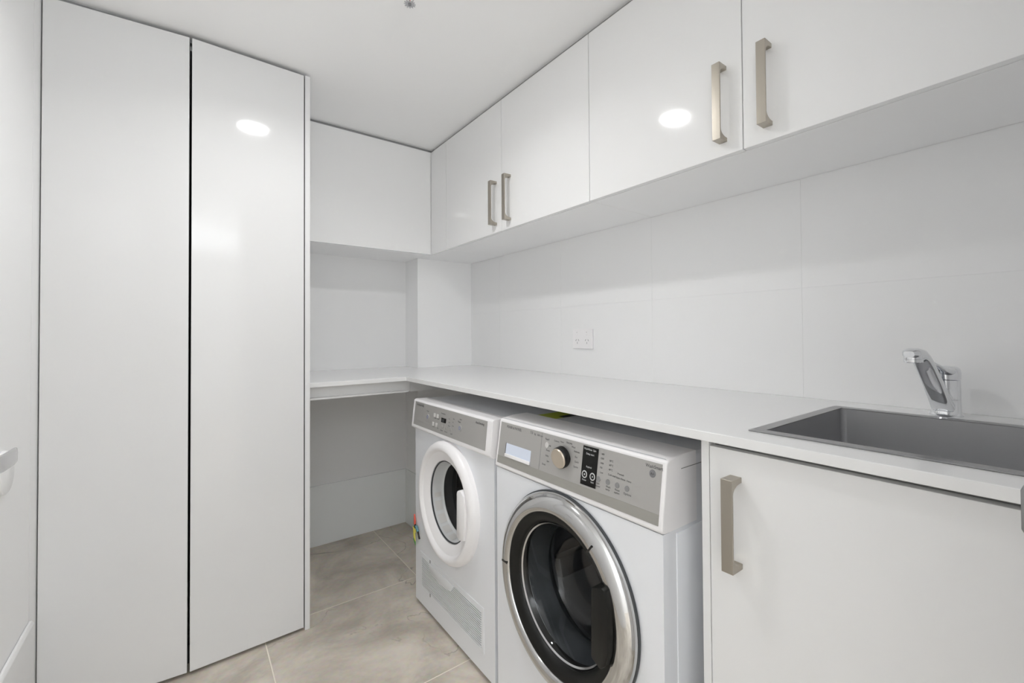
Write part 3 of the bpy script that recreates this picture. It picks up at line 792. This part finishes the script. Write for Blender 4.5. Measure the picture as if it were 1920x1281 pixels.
obj('glass_bowl', bm_lathe_x([(0.7300, 0.1700), (0.7330, 0.1670), (0.7480, 0.1600), (0.7800, 0.1480), (0.8150, 0.1360), (0.8380, 0.1250), (0.8500, 0.110), (0.8560, 0.080), (0.8580, 0.0)], WCY, WCZ, 96), M_glass, wdo, True, flip=True)
obj('glass_rim', bm_lathe_x([(0.7385, 0.1690), (0.7345, 0.1660), (0.7375, 0.1625), (0.7410, 0.1660)], WCY, WCZ, 96, True), M_satin, wdo, True)
for a in (PI*0.995, PI*0.285):
    q = bm_box(-0.0006, 0.0006, 0.197, 0.2235, -0.0022, 0.0022)
    bmesh.ops.rotate(q, verts=q.verts[:], cent=(0, 0, 0), matrix=Matrix.Rotation(PI - a, 3, 'X'))
    bmesh.ops.translate(q, verts=q.verts[:], vec=(0.7072, WCY, WCZ))
    obj('ring_joint', q, M_black, wdo)
hb = bm_prism([(0.7080, 0.3940), (0.6800, 0.3830), (0.6655, 0.3970), (0.6560, 0.4300), (0.6530, 0.4700), (0.6560, 0.5200), (0.6650, 0.5560), (0.6760, 0.5585), (0.7060, 0.5480)], 'X', 0.6960, 0.7420, 0.0030)
obj('door_handle', hb, M_blackm, wdo, True)
# gasket and drum
obj('gasket', bm_lathe_x([(WXF+0.028, 0.1850), (0.790, 0.1750), (0.800, 0.158), (0.820, 0.150), (0.835, 0.158), (0.850, 0.175)], WCY, WCZ, 72), M_rubber, wm, True)
wdr = obj('drum', bm_lathe_x([(0.850, 0.174), (0.862, 0.176), (0.866, 0.235), (1.24, 0.235), (1.24, 0.0)], WCY, WCZ, 72), M_drum, wm, smooth=45)
for k in range(3):
    a = 2*PI*k/3 + 0.2
    q = bm_box(0.88, 1.22, -0.03, 0.03, 0.175, 0.233, 0.014)
    bmesh.ops.rotate(q, verts=q.verts[:], cent=(0, 0, 0), matrix=Matrix.Rotation(a, 3, 'X'))
    bmesh.ops.translate(q, verts=q.verts[:], vec=(0, WCY, WCZ))
    obj('lifter', q, M_drum, wdr, True)
# raised side panel and lid seam, sticker on the lid
sp2 = bm_prism([(0.786, 0.10), (1.27, 0.10), (1.27, 0.70), (0.786, 0.695)], 'Y', WY0-0.0022, WY0+0.001, 0.0008)
obj('side_pressing', sp2, M_enamel, wm, True)
obj('lid_seam', bm_box(0.805, 1.32, WY0-0.0009, WY0+0.0005, 0.8225, 0.8240), M_btn, wm)
stk = bmesh.new()
strip(stk, lambda u, v: (u, v, WZ1+0.0006), 0.872, 0.990, 1.030, 1.118)
obj('sticker', stk, M_lime, wm)
stk = bmesh.new()
strip(stk, lambda u, v: (u, v, WZ1+0.0009), 0.905, 0.990, 1.030, 1.056)
obj('sticker_print', stk, M_blackm, wm)

# ------------------------------------------------------------------ dryer cord with tags
cx0 = 0.7380
pc = thing('power_lead', (cx0, 1.775, 0.28), 'black cord with red clip and yellow green tag at the dryer\'s left edge', 'cord')
obj('cord', bm_tube([(0.775, 1.7965, 0.300), (0.752, 1.7955, 0.302), (0.741, 1.791, 0.312), (0.738, 1.780, 0.334), (0.7375, 1.770, 0.347), (0.737, 1.760, 0.344), (0.7370, 1.748, 0.336), (0.7370, 1.738, 0.326), (0.7372, 1.731, 0.312), (0.7385, 1.729, 0.303)], 0.0036, 10), M_black, pc, True)
obj('clip', bm_prism([(1.7795, 0.349), (1.7700, 0.346), (1.7680, 0.360), (1.7715, 0.378), (1.7770, 0.390), (1.7785, 0.370)], 'X', 0.7345, 0.7405, 0.001), M_red, pc, True)
tg = obj('tag', bm_prism([(1.7830, 0.338), (1.7560, 0.330), (1.7570, 0.318), (1.7640, 0.316), (1.7600, 0.284), (1.7780, 0.296)], 'X', 0.7335, 0.7350, 0.0), M_yellow, pc)
obj('tag_band', bm_prism([(1.7780, 0.296), (1.7600, 0.284), (1.7590, 0.268), (1.7770, 0.284)], 'X', 0.7334, 0.7351, 0.0), M_green, tg)
obj('sleeve', bm_tube([(0.7372, 1.760, 0.3455), (0.7371, 1.748, 0.3375), (0.7371, 1.740, 0.329)], 0.0052, 10), M_teal, pc, True)

pc.location += Vector((0, 0.0, -0.024))

# ------------------------------------------------------------------ power outlet
po = thing('power_outlet', (XW, 1.415, 1.083), 'white double power point on the splashback tiles', 'power outlet')
OY0, OY1, OZ0, OZ1 = 1.3560, 1.4790, 1.0410, 1.1260
xf = XW - 0.0098
box('plate', xf, XW-0.0001, OY0, OY1, OZ0, OZ1, M_plastic, po, 0.0022, 3)
for yc in (1.4480, 1.3880):
    sw = box('switch', xf-0.0022, xf+0.001, yc-0.0055, yc+0.0055, 1.1000, 1.1160, M_plastic, po, 0.0012)
    obj('switch_mark', bm_box(xf-0.0026, xf-0.0020, yc-0.0014, yc+0.0014, 1.1115, 1.1140), M_red if False else M_btn, sw)
    for (dy, dz, an) in ((0.0080, 0.0, 0.52), (-0.0080, 0.0, -0.52), (0.0, -0.0120, 0.0)):
        q = bm_box(xf-0.0004, xf+0.001, -0.0011, 0.0011, -0.0042, 0.0042)
        bmesh.ops.rotate(q, verts=q.verts[:], cent=(0, 0, 0), matrix=Matrix.Rotation(an, 3, 'X'))
        bmesh.ops.translate(q, verts=q.verts[:], vec=(0, yc+dy, 1.0780+dz))
        obj('slot', q, M_btn, po)

# ------------------------------------------------------------------ ceiling fittings
def downlight(cx, cy, m, label, watts):
    o = thing('downlight', (cx, cy, ZC), label, 'downlight')
    obj('trim_ring', bm_lathe_z([(ZC-0.0002, 0.0930), (ZC-0.0045, 0.0925), (ZC-0.0065, 0.0890), (ZC-0.0060, 0.0620), (ZC-0.0003, 0.0585)], cx, cy, 64, True), M_plastic, o, True)
    obj('diffuser', bm_lathe_z([(ZC-0.0030, 0.0590), (ZC-0.0036, 0.0400), (ZC-0.0040, 0.0)], cx, cy, 64), m, o, True)
    l = bpy.data.lights.new('downlight_beam', 'AREA')
    l.shape = 'DISK'; l.size = 0.110; l.energy = watts; l.spread = math.radians(150)
    l.color = (1.0, 1.0, 1.0)
    lb = bpy.data.objects.new('downlight_beam', l); COL.objects.link(lb)
    lb.parent = o; lb.location = (0, 0, -0.0048)
downlight(0.290, 1.222, M_lamp, 'round white downlight in the laundry ceiling above the floor', BEAM)
HX, HY = 0.5045, 1.2390
sh = thing('fire_sprinkler', (HX, HY, ZC), 'small metal fire sprinkler head hanging from the ceiling', 'sprinkler')
obj('escutcheon', bm_lathe_z([(ZC-0.0002, 0.030), (ZC-0.004, 0.028), (ZC-0.007, 0.014), (ZC-0.007, 0.0)], HX, HY, 32), M_satin, sh, True)
obj('body', bm_lathe_z([(ZC-0.007, 0.0), (ZC-0.007, 0.0095), (ZC-0.018, 0.0095), (ZC-0.019, 0.006), (ZC-0.019, 0.0)], HX, HY, 20), M_satin, sh, True)
for s in (-1, 1):
    obj('frame_arm', bm_tube([(HX+s*0.007, HY, ZC-0.016), (HX+s*0.011, HY, ZC-0.026), (HX+s*0.008, HY, ZC-0.036), (HX, HY, ZC-0.0405)], 0.0017, 8), M_satin, sh, True)
obj('bulb', bm_lathe_z([(ZC-0.018, 0.0), (ZC-0.020, 0.0022), (ZC-0.034, 0.0022), (ZC-0.038, 0.0)], HX, HY, 12), M_red, sh, True)
dz = ZC - 0.042
df = bmesh.new(); nt = 12; top = []; bot = []
for k in range(nt*4):
    a = 2*PI*k/(nt*4)
    r = 0.0165 if k % 4 in (0, 1) else 0.0118
    top.append(df.verts.new((HX + r*math.cos(a), HY + r*math.sin(a), dz + (0.0004 if r > 0.013 else 0))))
    bot.append(df.verts.new((HX + r*math.cos(a), HY + r*math.sin(a), dz - 0.0014)))
df.faces.new(top); df.faces.new(bot)
for k in range(nt*4): df.faces.new((top[k], top[(k+1) % (nt*4)], bot[(k+1) % (nt*4)], bot[k]))
obj('deflector', df, M_satin, sh)
obj('screw', bm_lathe_z([(dz+0.002, 0.0), (dz+0.002, 0.0052), (dz-0.0035, 0.0048), (dz-0.0045, 0.003), (dz-0.0045, 0.0)], HX, HY, 16), M_badge, sh, True)
